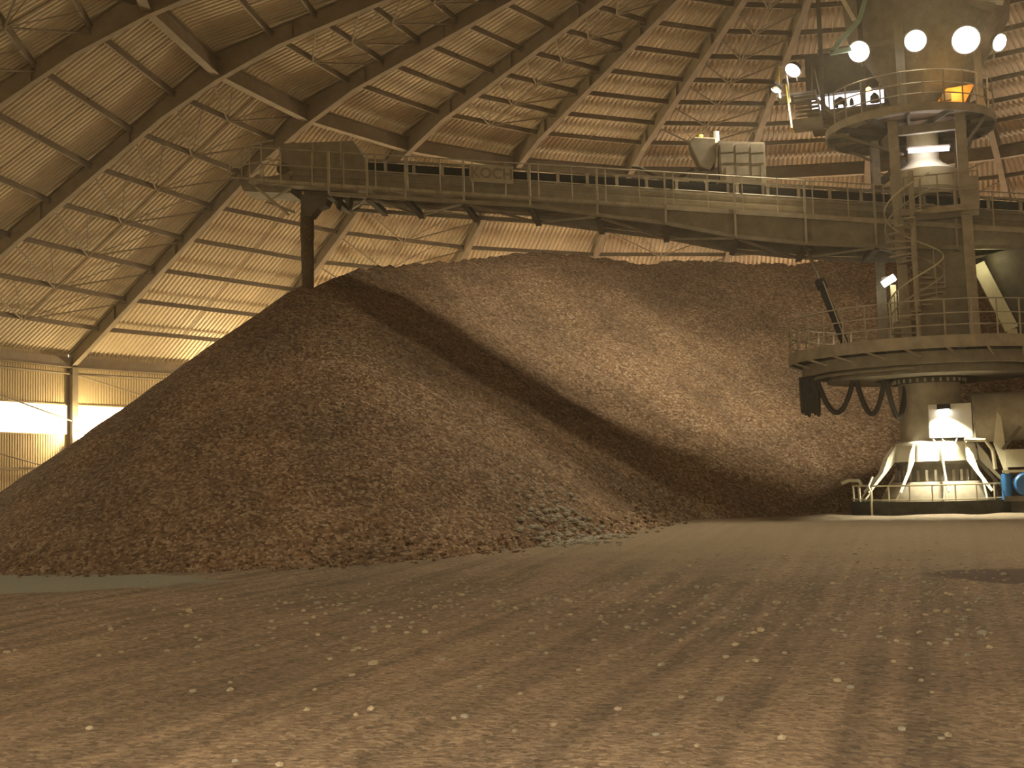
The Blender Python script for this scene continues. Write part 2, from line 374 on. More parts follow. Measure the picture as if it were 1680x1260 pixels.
NL, SU, SU0 = 8, .0730, .258
def purlin_list(b):
    out = []
    for k in range(1, NL): out.append((RE+(RK-RE)*k/NL, ORD[k-1]+' above the eave'))
    for k in range(12):
        out.append((RK*(1-(k+1+SU0)*SU), ORD[k]+' above the ring beam'))
    return out
def bay_words(b):
    return 'between the %s and %s rafters from the left' % (rib_words(b), rib_words(b+1))
for b in RIBS[:-1]:
    braced = b % 2 == 1
    a0, a1 = AZ0-b*DA, AZ0-(b+1)*DA
    for k, (r, wd) in enumerate(purlin_list(b)):
        if r < 3: continue
        P0, P1 = pol(a0, r, zb(r)+.52), pol(a1, r, zb(r)+.52); mid = (P0+P1)/2
        t = thing('roof_purlin', 'roof purlin, %s, %s' % (wd, bay_words(b).replace('the ', '')), 'beam', mid, 'purlins of the dome roof')
        mb = MB(); d = (P1-P0).normalized(); side = d.cross(V(0, 0, 1))
        mb.bar(P0, P1, .02, .19)
        for s, z in ((1, .095), (-1, -.095)): mb.bar(P0+V(0, 0, z)+side*.035*s, P1+V(0, 0, z)+side*.035*s, .085, .018)
        mb.build('channel', 'purlin', t)
        # rods from this purlin's middle up to the next frame line
        rn = r-(RE-RK)/NL if r > RK+.5 else r-RK*SU
        if r > RK+.5 and rn < RK+.5: rn = RK+.4
        if braced and rn > 3:
            N0, N1 = pol(a0, rn, zb(rn)+.35), pol(a1, rn, zb(rn)+.35); nm = (N0+N1)/2; m0 = mid+V(0, 0, -.12)
            for e in (N0, N1, nm): MB().tube([m0, e], .04, 6).build('brace_rod', 'rafter', t)
            q0, q1 = P0.lerp(P1, .28)+V(0, 0, -.1), N0.lerp(N1, .10)
            MB().tube([m0, m0.lerp(N0.lerp(nm, .5), 1)+V(0, 0, .05)], .022, 6).build('brace_rod', 'rafter', t)
            MB().tube([m0, m0.lerp(N1.lerp(nm, .5), 1)+V(0, 0, .05)], .022, 6).build('brace_rod', 'rafter', t)
        elif rn > 3:
            N0, N1 = pol(a0, rn, zb(rn)+.5), pol(a1, rn, zb(rn)+.5)
            MB().tube([mid, (N0+N1)/2], .022, 6).build('sag_rod', 'rafter', t)
    # heavy ring beam at the change of slope, eave beam on the columns
    K0, K1 = pol(a0, RK, ZK+.12), pol(a1, RK, ZK+.12)
    t = thing('ring_beam', 'deep steel ring beam at the change of slope, %s' % bay_words(b).replace('the ', ''), 'beam', (K0+K1)/2, 'ring beams of the dome')
    mb = MB(); d = (K1-K0).normalized(); side = d.cross(V(0, 0, 1))
    mb.bar(K0, K1, .03, .66)
    mb.build('web', 'rafter', t)
    mb = MB(); mb.bar(K0-V(0, 0, .33), K1-V(0, 0, .33), .34, .04); mb.build('bottom_flange', 'rafter', t)
    mb = MB(); mb.bar(K0+V(0, 0, .33), K1+V(0, 0, .33), .34, .04); mb.build('top_flange', 'rafter', t)
    E0, E1 = pol(a0, RE, ZE+.25), pol(a1, RE, ZE+.25)
    t = thing('eave_beam', 'steel eave beam along the wall top, %s' % bay_words(b).replace('the ', ''), 'beam', (E0+E1)/2, 'eave beams of the dome')
    mb = MB(); mb.bar(E0, E1, .04, .5); mb.build('web', 'rafter', t)
    mb = MB(); mb.bar(E0-V(0, 0, .25), E1-V(0, 0, .25), .3, .04); mb.build('bottom_flange', 'rafter', t)
    MB().tube([E0+V(0, 0, -.55), E1+V(0, 0, -.55)], .06, 8).build('tie_pipe', 'rafter', t)

# wall columns with their lamps
def column(i, words=None):
    az = AZ0-i*DA; a = R_(az); D = V(-math.sin(a), math.cos(a), 0); T = V(D.y, -D.x, 0)
    zf = float(floor_z(*(D*(RE-.05)).xy))-.05
    lab = 'steel wall column beside the bright window band, left of the stone pile' if i == 2 else words or 'steel wall column under the %s roof rafter from the left' % rib_words(i)
    t = thing('wall_column', lab, 'column', D*RE+V(0, 0, zf), 'columns of the hall wall')
    mb = MB(); mb.box(D*RE+V(0, 0, (zf+ZE)/2), (.03, .38, ZE-zf), (T, D, V(0, 0, 1))); mb.build('web', 'rafter', t)
    for s in (-1, 1):
        mb = MB(); mb.box(D*(RE+.19*s)+V(0, 0, (zf+ZE)/2), (.34, .035, ZE-zf), (T, D, V(0, 0, 1))); mb.build('flange', 'rafter', t)
    lp = D*(RE-.55)+T*.05+V(0, 0, 4.0)
    lab = 'glowing pendant lamp bracketed to the column at the bright window band' if i == 2 else (words.replace('steel wall column', 'added unseen lamp on the wall column') if words else 'glowing pendant lamp on the %s wall column from the left' % rib_words(i))
    l = thing('column_lamp', lab, 'lamp', D*(RE-.2)+V(0, 0, 3.95), 'lamps on the wall columns')
    MB().tube([D*(RE-.2)+V(0, 0, 4.25), lp+V(0, 0, .30), lp+V(0, 0, .1)], .025).build('bracket', 'steel', l)
    MB().lathe(lp, [(.02, .14), (.10, .10), (.24, .0), (.24, -.03)], 20).build('shade', 'white', l, True)
    MB().lathe(lp, [(.01, .05), (.25, .0), (.25, -.08), (.01, -.12)], 20).build('lens', 'lens', l, True)
    pw = LAMP_W*.3 if i >= 10 else LAMP_W if i >= 3 else (.25*LAMP_W if i == 2 else (.06*LAMP_W if i > -3 else .16*LAMP_W))
    light('column_lamp_light', 'POINT', lp-D*.25+V(0, 0, .25), pw, (1, .74, .37) if i < 5 else (1, .74, .50), .10)
for i in RIBS: column(i)
for q, i in enumerate(range(-7, -2)): column(i, 'steel wall column, %s to the left of the wide doorway' % ['', '', '', 'first', 'second'][q] if i > -5 else 'steel wall column, %s to the right of the wide doorway' % ['third', 'second', 'first'][i+7])  # out-of-view columns, lamps added to fill the pile front and near floor
for q, i in enumerate(range(10, 14)): column(i, 'steel wall column, %s past the last rafter on the right' % ORD[q])  # out-of-view columns, lamps added to brighten the roof behind the tower
# thin cross rods and rails on the wall
for b in range(-1, 3):
    a0, a1 = AZ0-b*DA, AZ0-(b+1)*DA; r = RE-.1
    for s, wd in ((0, 'falling'), (1, 'rising')):
        p, q = (pol(a0, r, 7.1), pol(a1, r, 4.9)) if not s else (pol(a0, r, 1.2), pol(a1, r, 3.1))
        if not s: q = pol(a1, r, 4.75)
        else: p, q = pol(a0, r, 4.3), pol(a1, r, 2.2)
        o = MB().tube([p, q], .035, 6).build('wall_brace', 'rafter')
        tag(o, 'thin diagonal wall rod %s the window band, %s' % ('above' if not s else 'below', bay_words(b).replace('the ', '').replace('from the', 'from')), 'brace', 'diagonal rods on the hall wall')
    o = MB().bar(pol(a0, RE+.05, 2.48), pol(a1, RE+.05, 2.48), .08, .12).build('wall_rail', 'rafter')
    tag(o, 'horizontal wall rail under the window band, %s' % bay_words(b).replace('the ', ''), 'beam', 'rails on the hall wall')

# ================================================================== PILE
TAN = .735
raz = np.arange(101.5, -52, -1.)
kz = [(101.5, 8.55), (97, 9.05), (89.4, 9.82), (73.4, 10.87), (64.2, 11.50), (55.6, 12.02), (48.5, 12.15), (44, 12.0), (39.8, 11.90), (32.3, 12.05), (20.6, 11.98), (13.7, 11.95), (4.4, 11.9), (-120, 11.9)]
rh = np.interp(-raz, [-k[0] for k in kz], [k[1] for k in kz]); rh += .12*(rng.rand(len(rh))-.5)
rh[0] = 8.55
rx = -np.sin(np.radians(raz))*20.; ry = np.cos(np.radians(raz))*20.
rx[0], ry[0] = -20.4, -4.1
def pile_z(X, Y):
    Z = np.full(X.shape, -9.)
    for k in range(len(raz)):
        d = np.sqrt((X-rx[k])**2+(Y-ry[k])**2)
        Z = np.maximum(Z, rh[k]-TAN*d-.10*np.exp(-(d/.5)**2))
    # gullies and slips that run down the slope
    az = np.degrees(np.arctan2(-X, Y)); r = np.sqrt(X*X+Y*Y)
    Z = Z+.16*vnoise(az*.45+.5*vnoise(r*.3, az*.1, 11), r*.10, 12)+.10*vnoise(az*1.3, r*.3, 13)
    Z = Z+.12*vnoise(X*.8, Y*.8, 14)+.05*vnoise(X*2.1, Y*2.1, 15)+.04*vnoise(X*5.1, Y*5.1, 16)
    F0 = floor_z(X, Y); h = Z-F0
    Z = F0+np.where(h < .6, h*1.0, h)
    return Z
pl = grid_mesh(np.arange(-38.5, 33, .15), np.arange(-19.5, 39, .15), pile_z, 'stone_pile', 'pile', keep=lambda X, Y, Z: (Z > floor_z(X, Y)-.15) & (X*X+Y*Y < 39.3**2) & ((X-.26)**2+Y*Y > 2.75**2))
tag(pl, 'huge curved ridge of brown crushed stone filling the hall behind the tower', 'stone pile', kind='stuff')

# ================================================================== BOOM
UB = V(-.9805, -.1964, 0); MBv = V(.1964, -.9805, 0)   # outward along the boom, towards the doorway side
def zr(s): return 10.43+.1225*s                         # top rail line
def bpnt(s, m, dz): return UB*s+MBv*m+V(0, 0, zr(s)+dz)
nb_s = [-5, -2, .9, 3.55, 5.9, 8, 10.3, 12.5, 20]; nb_z = [8.3, 8.4, 8.6, 8.83, 9.2, 9.75, 10.16, 10.58, 11.46]
def nb(s): return float(np.interp(s, nb_s, nb_z))
def pz(s, m, z): return UB*s+MBv*m+V(0, 0, z)
boom = thing('stacker_boom', 'long grey conveyor boom reaching left from the tower over the stone pile', 'conveyor', (0, 0, 9.4))
S0, S1 = -5.0, 21.6
def slab(s0, s1, m, d0, d1, th, n=1, name='side_plate', mt='steel', parent=boom):
    mb = MB(); mb.prism([bpnt(s0, m, d0), bpnt(s1, m, d0), bpnt(s1, m, d1), bpnt(s0, m, d1)], MBv*th); return mb.build(name, mt, parent)
slab(-5, 20.9, .62, -.50, -1.22, .04); slab(-5, 20.9, -.62, -.50, -1.22, .04)
o = MB(); o.bar(bpnt(-5, 0, -.28), bpnt(21.2, 0, -.28), .95, .36); o.build('conveyor_belt', 'rubber', boom)
for m in (.66, -.66):
    mb = MB()
    for d, h in ((-.52, .07), (-.76, .03), (-1.0, .06), (-1.2, .10)): mb.bar(bpnt(-5, m, d), bpnt(21, m, d), .07, h)
    mb.bar(bpnt(-5, m*.9, -.04), bpnt(18.4, m*.9, -.04), .09, .08)
    mb.build('stringer', 'steel', boom)
for k in range(25):
    s = -4.4+k*1.0
    if s > 18.3: break
    mb = MB(); mb.box(bpnt(s, .58, -.28), (.10, .09, .46), (UB, MBv, V(0, 0, 1))); mb.box(bpnt(s, .60, -.47), (.22, .12, .05), (UB, MBv, V(0, 0, 1)))
    mb.box(bpnt(s, .60, -.09), (.18, .10, .05), (UB, MBv, V(0, 0, 1))); mb.build('idler_bracket', 'steel_light', boom)
for side in (1, -1):
    mb = MB(); mb.bar(bpnt(-5, .95*side, -1.22), bpnt(22.3, .95*side, -1.22), .62, .05)
    mb.bar(bpnt(-5, 1.25*side, -1.19), bpnt(22.3, 1.25*side, -1.19), .04, .16)
    mb.build('walkway', 'steel_light', boom)
    mb = MB(); mb.bar(bpnt(8, 1.27*side, -1.24), bpnt(22, 1.27*side, -1.24), .035, .05)
    k = 8.
    while k < 22: mb.box(bpnt(k, 1.28*side, -1.2), (.03, .05, .20), (UB, MBv, V(0, 0, 1))); k += .55
    mb.build('toe_board', 'steel', boom)
# near-side railing: posts are parts, rails one part each
def rail_run(parent, pts, h, r=.022, mid=(.5,), name='handrail', mt='steel_light'):
    for f in (1.,)+tuple(mid):
        MB().tube([Vector(p)+V(0, 0, h*f) for p in pts], r, 6).build(name, mt, parent)
k = 0
s = -4.6
while s < 22.4:
    MB().bar(bpnt(s, 1.25, -1.25), bpnt(s, 1.25, .02), .05, .04, UB).build('rail_post', 'steel_light', boom); s += 1.12
for d in (0, -.58):
    MB().tube([bpnt(-5, 1.25, d), bpnt(22.3, 1.25, d)], .024, 6).build('handrail', 'steel_light', boom)
MB().tube([bpnt(-5, -1.25, 0), bpnt(22.3, -1.25, 0)], .024, 6).build('handrail', 'steel_light', boom)
s = -4
while s < 22.4:
    MB().bar(bpnt(s, -1.25, -1.25), bpnt(s, -1.25, .02), .05, .04, UB).build('rail_post', 'steel', boom); s += 2.24
# lower truss: chords, inclined skirt plates, frames and diagonals
FS = [19.45, 18.1, 16.75, 14.75, 12.5, 10.25, 8.0, 5.75, 3.5, 1.3, -1.2, -3.6]
for m in (1.2, -1.3):
    mb = MB()
    for a_, b_ in zip(FS[:-1], FS[1:]): mb.bar(pz(a_, m, nb(a_)-.05), pz(b_, m, nb(b_)-.05), .12, .13)
    mb.build('bottom_chord', 'steel', boom)
ss = [12.5, 10.3, 8, 5.9, 3.5, .9, -5]
for m in (1.05, -1.1):
    mb = MB()
    for a_, b_ in zip(ss[:-1], ss[1:]):
        mb.prism([bpnt(a_, m, -1.2), bpnt(b_, m, -1.2), pz(b_, m, nb(b_)), pz(a_, m, nb(a_))], MBv*.03)
    mb.build('skirt_plate', 'steel', boom)
for s in FS:
    mb = MB()
    zc = nb(s)-.05
    mb.bar(pz(s, 1.2, zc), pz(s, -1.5, zc), .07, .24); mb.bar(pz(s, 1.2, zc-.11), pz(s, -1.5, zc-.11), .2, .03)
    mb.build('cross_member', 'steel_dark', boom)
    MB().bar(pz(s, 1.24, zc), bpnt(s, 1.26, -.02), .10, .07, UB).build('frame_post', 'steel_light', boom)
    if s < 12: MB().bar(pz(s, 1.18, zc), bpnt(s, 1.12, -1.2), .14, .08, UB).build('frame_post', 'steel', boom)
for k, (a_, b_) in enumerate(zip(FS[:-1], FS[1:])):
    m0, m1 = (1.15, -1.3) if k % 2 else (-1.3, 1.15)
    MB().bar(pz(a_, m0, nb(a_)-.1), pz(b_, m1, nb(b_)-.1), .09, .07).build('diagonal_brace', 'steel_light', boom)
mb = MB(); mb.bar(bpnt(-5, 0, -1.0), bpnt(20.5, 0, -1.0), 1.2, .06); mb.build('return_tray', 'steel_dark', boom)
# head end: drive housing, pulley, nose platform
hs = [(18.35, 12.7), (18.75, 13.35), (21.4, 13.42), (21.4, 12.1), (18.35, 11.8)]
mb = MB(); mb.prism([pz(s, 0, z) for s, z in hs], MBv*1.1); h = mb.build('drive_housing', 'steel', boom)
mb = MB()
for s in (19.2, 20.2): mb.box(pz(s, .57, 12.9), (.04, .04, .9), (UB, MBv, V(0, 0, 1)))
mb.box(pz(20.3, .57, 12.35), (1.9, .04, .05), (UB, MBv, V(0, 0, 1))); mb.build('housing_rib', 'steel_light', h)
MB().tube([pz(21.3, -.6, 12.5), pz(21.3, .6, 12.5)], .22, 20).build('head_pulley', 'steel_dark', boom)
mb = MB(); mb.prism([pz(21, 0, 12.3), pz(22.9, 0, 12.15), pz(22.7, 0, 11.75), pz(21, 0, 11.6)], MBv*1.3); mb.build('nose_plate', 'steel', boom)
for m in (1.25, -1.25):
    mb = MB(); mb.tube([bpnt(21.6, m, -1.1), pz(23.0, m*.9, 12.15), pz(23.1, m*.8, 12.75), pz(22.3, m*.9, 13.3), pz(21.4, m, 13.35)], .03, 6)
    mb.tube([pz(22.6, m*.9, 12.1), pz(22.6, m*.9, 13.2)], .025, 6); mb.tube([pz(21.9, m*.9, 12.1), pz(21.9, m*.9, 13.3)], .025, 6); mb.tube([pz(23.0, m*.85, 12.5), pz(21.5, m, 12.7)], .025, 6)
    mb.build('nose_rail', 'steel_light', boom)
mb = MB(); mb.tube([bpnt(20.9, .9, -1.3), pz(21.9, .6, 11.35), pz(21.0, .2, 11.0)], .05, 6); mb.tube([bpnt(22.2, .9, -1.3), pz(21.2, .3, 10.9)], .05, 6); mb.build('nose_strut', 'steel_light', boom)
# discharge chute mouth
mb = MB(); mb.prism([pz(19.7, 0, 11.5), pz(20.75, 0, 11.6), pz(20.75, 0, 10.9), pz(20.4, 0, 10.8), pz(20.15, 0, 11.1), pz(19.85, 0, 11.2)], MBv*.6); mb.build('discharge_chute', 'steel_dark', boom)
for s in (19.3, 18.9): 
    mb = MB(); mb.prism([pz(s, .2, 11.5), pz(s+.3, .2, 11.5), pz(s+.1, .2, 11.0)], MBv*.5); mb.build('scraper', 'steel_dark', boom)
# sign with letters
mb = MB(); mb.prism([pz(14.5, 1.33, 12.06), pz(13.04, 1.33, 11.88), pz(13.04, 1.33, 11.28), pz(14.5, 1.33, 11.46)], MBv*.03); sg = mb.build('sign_plate', 'steel_light', boom)
def text_mesh(txt, size, depth, org, X, Z, name, m, parent):
    cu = bpy.data.curves.new(name, 'FONT'); cu.body = txt; cu.size = size; cu.extrude = depth; cu.align_x = 'CENTER'; cu.align_y = 'CENTER'; cu.offset = .012
    tmp = bpy.data.objects.new('tmp', cu); COL.objects.link(tmp); dg = bpy.context.evaluated_depsgraph_get()
    me = bpy.data.meshes.new_from_object(tmp.evaluated_get(dg)); bpy.data.objects.remove(tmp); bpy.data.curves.remove(cu)
    X = X.normalized(); Y = Z; N_ = X.cross(Y).normalized(); org = org-ORG.get(parent.name, V(0, 0, 0))
    me.transform(Matrix(((X.x, Y.x, N_.x, org.x), (X.y, Y.y, N_.y, org.y), (X.z, Y.z, N_.z, org.z), (0, 0, 0, 1))))
    me.materials.clear(); me.materials.append(M[m]); o = bpy.data.objects.new(name, me); COL.objects.link(o); o.parent = parent; return o
Xs = (pz(13.04, 0, 11.88)-pz(14.5, 0, 12.06)).normalized()
text_mesh('KOCH', .50, .008, pz(13.77, 1.355, 11.67), Xs, V(0, 0, 1), 'sign_lettering', 'letter', sg)
# cabinet and gearbox on top of the boom
top = thing('drive_unit', 'grey drive gearbox and panelled cabinet sitting on the boom beside the tower', 'machine', pz(5.9, 0, 11.05))
mb = MB(); mb.prism([pz(4.62, 0, 11.0), pz(6.15, 0, 11.1), pz(6.15, 0, 12.58), pz(4.62, 0, 12.42)], MBv*.9); cb = mb.build('cabinet', 'steel', top)
for q in range(3):
    for zz in (12.27, 11.9, 11.5):
        MB().box(pz(5.88-q*.5, .47, zz+.04*(1-q)), (.42, .04, .3), (UB, MBv, V(0, 0, 1))).build('cabinet_panel', 'steel', cb)
for s in (4.75, 5.9): MB().box(pz(s, .48, 11.15), (.09, .07, 1.0), (UB, MBv, V(0, 0, 1))).build('leg', 'steel', top)
mb = MB(); mb.prism([pz(6.2, 0, 12.7), pz(6.25, 0, 11.9), pz(6.45, 0, 11.6), pz(6.8, 0, 11.75), pz(7.05, 0, 12.3), pz(7.15, 0, 12.6), pz(6.95, 0, 12.78)], MBv*.8); mb.build('gearbox', 'steel', top, bevel=.05)
MB().tube([pz(6.75, -.1, 12.7), pz(6.75, -.1, 12.95)], .13, 14).build('gearbox_beacon', 'yellow', top)  # stands for the yellow beacon, its colour only painted on
MB().tube([pz(6.25, 0, 12.6), pz(6.25, 0, 13.0)], .16, 14).build('motor', 'steel', top)
MB().tube([pz(7.0, -.1, 11.8), pz(7.6, -.1, 11.45), pz(8.2, -.1, 11.55), pz(8.8, -.1, 11.95), pz(9.1, -.1, 12.0)], .06, 8).build('hose', 'steel_dark', top)
mb = MB(); mb.box(pz(6.7, 0, 11.4), (.9, .7, .4), (UB, MBv, V(0, 0, 1))); mb.build('mounting_frame', 'steel_dark', top)

# material falling from the boom head
mb = MB(); n = 14; pts = [pz(20.62-.0*q, 0, 11.0-q*(11.0-8.1)/n) for q in range(n+1)]
mb.tube(pts, [.24-.05*q/n+.02*rng.rand() for q in range(n+1)], 12)
o = mb.build('falling_stone', 'gravel_dk', None, True); tag(o, 'dark stream of crushed stone falling from the boom head onto the pile', 'stone', kind='stuff')

# luffing cylinder
A, B = pz(3.45, .75, 8.72), V(-2.05, -2.9, 5.22)
cyl = thing('hydraulic_cylinder', 'black hydraulic cylinder slanting from the round platform up to the boom', 'cylinder', B)
J = A.lerp(B, .36)
MB().tube([A, J], .055, 12).build('piston_rod', 'chrome', cyl, True)
MB().tube([J, B], .12, 16).build('barrel', 'rubber', cyl, True)
MB().tube([J-(B-A).normalized()*.05, J+(B-A).normalized()*.22], .17, 16).build('gland', 'rubber', cyl, True)
for P in (A, B): MB().tube([P-V(.15, .05, 0), P+V(.15, .05, 0)], .13, 14).build('clevis', 'steel_dark', cyl)
MB().tube([J+V(.1, -.16, 0), B+V(.02, -.16, .1)], .025, 6).build('oil_pipe', 'steel_light', cyl)

# ================================================================== TOWER
TX = .28
def ring_pts(c, r, z, a0, a1, n): return [V(c[0]+r*math.cos(R_(a0+(a1-a0)*k/n)), c[1]+r*math.sin(R_(a0+(a1-a0)*k/n)), z) for k in range(n+1)]
# --- foot: kerb, hood with fins
hood = thing('tower_base_hood', 'cream steel hood with splayed fins around the foot of the tower', 'machine base', (TX, 0, 0))
cx = (TX-.02, 0)
MB().lathe((cx[0], 0, 0), [(2.55, -.4), (2.55, .36), (2.38, .36), (2.38, -.4)], 40).build('kerb_wall', 'curb', hood)
plabel(hood.children[-1], 'dark kerb wall round the tower foot')
MB().lathe((.40, 0, 0), [(1.75, -.2), (1.75, .25), (1.5, .75), (1.38, .95), (.9, .95)], 40).build('drum', 'steel_light', hood, True)
MB().lathe((.40, 0, 0), [(1.2, .9), (1.2, 1.5)], 40).build('turntable', 'steel_dark', hood)
for k in range(28):
    a = 2*PI*k/28; 
    if math.sin(a) < .3: MB().box((.40+1.22*math.cos(a), 1.22*math.sin(a), 1.15), (.08, .08, .35)).build('roller_guard', 'steel', hood)
MB().lathe((.41, 0, 0), [(1.08, 2.26), (1.30, 2.2), (1.34, 2.12), (1.38, 1.60), (1.30, 1.58), (1.2, 2.1)], 8, R_(22.5), R_(382.5)).build('hood_band', 'white', hood)
MB().lathe((.41, 0, 0), [(1.30, 1.6), (1.15, 1.45)], 24).build('hood_seal', 'steel_dark', hood)
for k in range(10):
    a = R_(-90+8+k*36); D = V(math.cos(a), math.sin(a), 0); T = V(-D.y, D.x, 0); c = V(.41, 0, 0)
    o_ = [(1.30, 2.18), (1.38, 1.60), (1.75, 1.18), (2.28, .62), (2.34, .66), (1.82, 1.26), (1.62, 1.75)]
    MB().prism([c+D*(r*1.0)+V(0, 0, z) for r, z in o_], T*.05).build('fin', 'white', hood)
    MB().tube([c+D*1.95+V(0, 0, 1.05), V(cx[0], 0, 0)+D*2.3+V(0, 0, .38)], .03, 6).build('fin_leg', 'white', hood)
for z, rr in ((.86, .03), (.42, .025)):
    MB().tube(ring_pts(cx, 2.48, z, -215, 35, 60), rr, 6).build('handrail', 'cream', hood)
for k in range(17):
    p = ring_pts(cx, 2.48, 0, -215, 35, 16)[k]; MB().tube([p+V(0, 0, .36), p+V(0, 0, .86)], .025, 6).build('rail_post', 'cream', hood)
MB().tube([V(-1.55, -2.25, -.1), V(-1.55, -2.28, .7), V(-1.62, -2.2, .86), V(-1.5, -1.9, 1.15)], .035, 6).build('ladder_stile', 'cream', hood)
MB().tube([V(-2.55, -.3, .95), V(-2.3, -.2, 1.05), V(-2.0, -.2, 1.02), V(-1.9, -.2, .85)], .06, 8).build('bent_pipe', 'cream', hood)
# --- slewing tower
tower = thing('slewing_tower', 'tall grey steel tower with round platforms carrying the conveyor boom', 'tower', (TX, 0, 2.2))
MB().lathe((.35, 0, 0), [(.97, 1.5), (.97, 4.35)], 40).build('lower_column', 'steel_light', tower, True)
P = thing('x', 'x', 'x'); bpy.data.objects.remove(P)
def plat(name, cxy, r, z0, z1, inner, mt='steel'):
    return MB().lathe((cxy[0], cxy[1], 0), [(inner, z1-.06), (r, z1-.06), (r, z1), (r+.05, z1), (r+.05, z0), (r, z0), (r, z1-.12), (inner, z1-.12)], 64, closed=True).build(name, mt, tower)
pc = (TX, 0)
deck = plat('slew_platform', pc, 4.32, 4.90, 5.27, 1.0, 'steel_light')
MB().lathe((TX, 0, 0), [(3.95, 4.86), (3.95, 4.50), (3.75, 4.50), (3.75, 4.55), (3.88, 4.60), (3.88, 4.86)], 64, closed=True).build('ring_girder', 'steel', tower)
MB().lathe((TX, 0, 0), [(3.15, 4.55), (3.15, 4.28), (1.6, 4.28), (1.6, 4.34), (3.05, 4.34), (3.05, 4.55)], 64, closed=True).build('inner_ring', 'steel', tower)
MB().lathe((.35, 0, 0), [(1.12, 4.50), (1.12, 4.12), (1.0, 4.12)], 40).build('slew_bearing', 'steel_dark', tower)
for k in range(24):
    a = 2*PI*k/24
    MB().bar(V(TX+.9*math.cos(a), .9*math.sin(a), 4.98), V(TX+4.3*math.cos(a), 4.3*math.sin(a), 4.98), .08, .2).build('joist', 'steel_dark', tower)
for k in range(16):
    a = R_(-180+180*k/15); MB().box((.35+1.14*math.cos(a), 1.14*math.sin(a), 4.2), (.07, .07, .12)).build('bolt', 'steel_light', tower)
for k in range(12):
    a = R_(-175+170*k/11)
    MB().bar(V(TX+4.36*math.cos(a), 4.36*math.sin(a), 4.92), V(TX+3.95*math.cos(a+.1), 3.95*math.sin(a+.1), 4.70), .05, .06).build('fascia_strut', 'steel_light', tower)
for k in (-112, -62, -165): # small oval lamp housings under the deck
    a = R_(k); MB().lathe((TX+3.5*math.cos(a), 3.5*math.sin(a), 4.72), [(.01, .05), (.2, .03), (.22, -.02), (.01, -.04)], 16).build('bulkhead_fitting', 'cream', tower, True)
def railing(parent, c, r, z, a0, a1, npost, h=1.1, dbl=True):
    for f in (1, .62, .3): MB().tube(ring_pts(c, r, z+h*f, a0, a1, 48), .022, 6).build('handrail', 'steel_light', parent)
    for k in range(npost):
        a = R_(a0+(a1-a0)*k/(npost-1)); p = V(c[0]+r*math.cos(a), c[1]+r*math.sin(a), z)
        MB().bar(p, p+V(0, 0, h), .05, .05).build('rail_post', 'steel_light', parent)
railing(tower, pc, 4.33, 5.25, -235, 60, 30, 1.08)
# mast: four legs and the box body between them
LEG = [(-.25, -1.25), (1.80, -1.25), (-1.02, 1.5), (1.75, 1.5)]
for k, (x, y) in enumerate(LEG):
    zt = 12.85
    x1 = x+(-.10 if k < 2 else 0)
    MB().bar(V(x, y, 5.2), V(x1, y, zt), .32, .28, V(0, 1, 0)).build('mast_leg', 'steel_light', tower)
mb = MB(); mb.box((.85, 0, 7.3), (1.55, 1.7, 4.2)); body = mb.build('mast_body', 'steel', tower)
for z in (6.0, 7.2, 8.4): MB().box((.85, -.87, z), (1.6, .06, .08)).build('stiffener', 'steel', body)
MB().lathe((.35, 0, 0), [(1.0, 5.2), (1.0, 6.2)], 32).build('lower_drum', 'steel', tower, True)
for (x0, y0), (x1, y1) in ((LEG[0], LEG[1]), (LEG[1], LEG[3]), (LEG[0], LEG[2]), (LEG[2], LEG[3])):
    for z in (9.45, 12.3): MB().bar(V(x0, y0, z), V(x1, y1, z), .2, .28).build('cross_beam', 'steel', tower)
mb = MB(); mb.box((.95, -1.55, 9.5), (2.3, .9, .10)); mb.box((.95, -2.0, 9.48), (2.3, .06, .2)); mb.build('bracket_deck', 'steel_light', tower)
MB().box((1.86, -1.3, 9.95), (.50, .42, 1.2)).build('leg_gusset', 'steel_light', tower)
for z in (10.6, 10.05):
    MB().tube([V(-.1, -1.98, z), V(2.1, -1.98, z)], .022, 6).build('handrail', 'steel_light', tower)
for x in (-.1, .4, .9, 1.4, 2.1): MB().bar(V(x, -1.98, 9.5), V(x, -1.98, 10.6), .045, .045).build('rail_post', 'steel_light', tower)
# upper round platform
up = plat('top_platform', (.16, 0), 2.66, 12.50, 12.76, .6, 'steel_light')
MB().lathe((.16, 0, 0), [(2.6, 12.66), (.6, 12.60)], 48).build('platform_plate', 'rust', tower)
for k in range(12):
    a = 2*PI*k/12; MB().bar(V(.16+.7*math.cos(a), .7*math.sin(a), 12.5), V(.16+2.6*math.cos(a), 2.6*math.sin(a), 12.58), .08, .18).build('joist', 'steel_dark', tower)
for sx in (-1, 1):
    MB().bar(V(.85+sx*.9, -.9, 11.6), V(.16+sx*2.3, -1.1, 12.5), .08, .08).build('knee_brace', 'steel', tower)
    MB().bar(V(.85+sx*.9, 1.2, 11.4), V(.16+sx*2.0, 1.4, 12.5), .08, .08).build('knee_brace', 'steel', tower)
railing(tower, (.16, 0), 2.66, 12.76, -150, -10, 11, 1.05)
railing(tower, (.16, 0), 2.66, 12.76, 30, 150, 9, 1.05)
# cream chute inside the mast head
MB().lathe((.56, 0, 0), [(.5, 12.7), (.5, 11.55), (.62, 11.4), (1.1, 11.1), (1.1, 10.5), (.9, 10.3)], 32).build('feed_chute', 'cream', tower, True)
plabel(tower.children[-1], 'cream funnel-shaped chute')
MB().bar(V(-.95, .3, 10.95), V(-.95, .3, 12.5), .26, .26).build('chute_post', 'steel_light', tower)
MB().bar(V(-.9, .3, 11.0), V(.0, -.2, 11.5), .1, .25).build('chute_strut', 'steel_dark', tower)
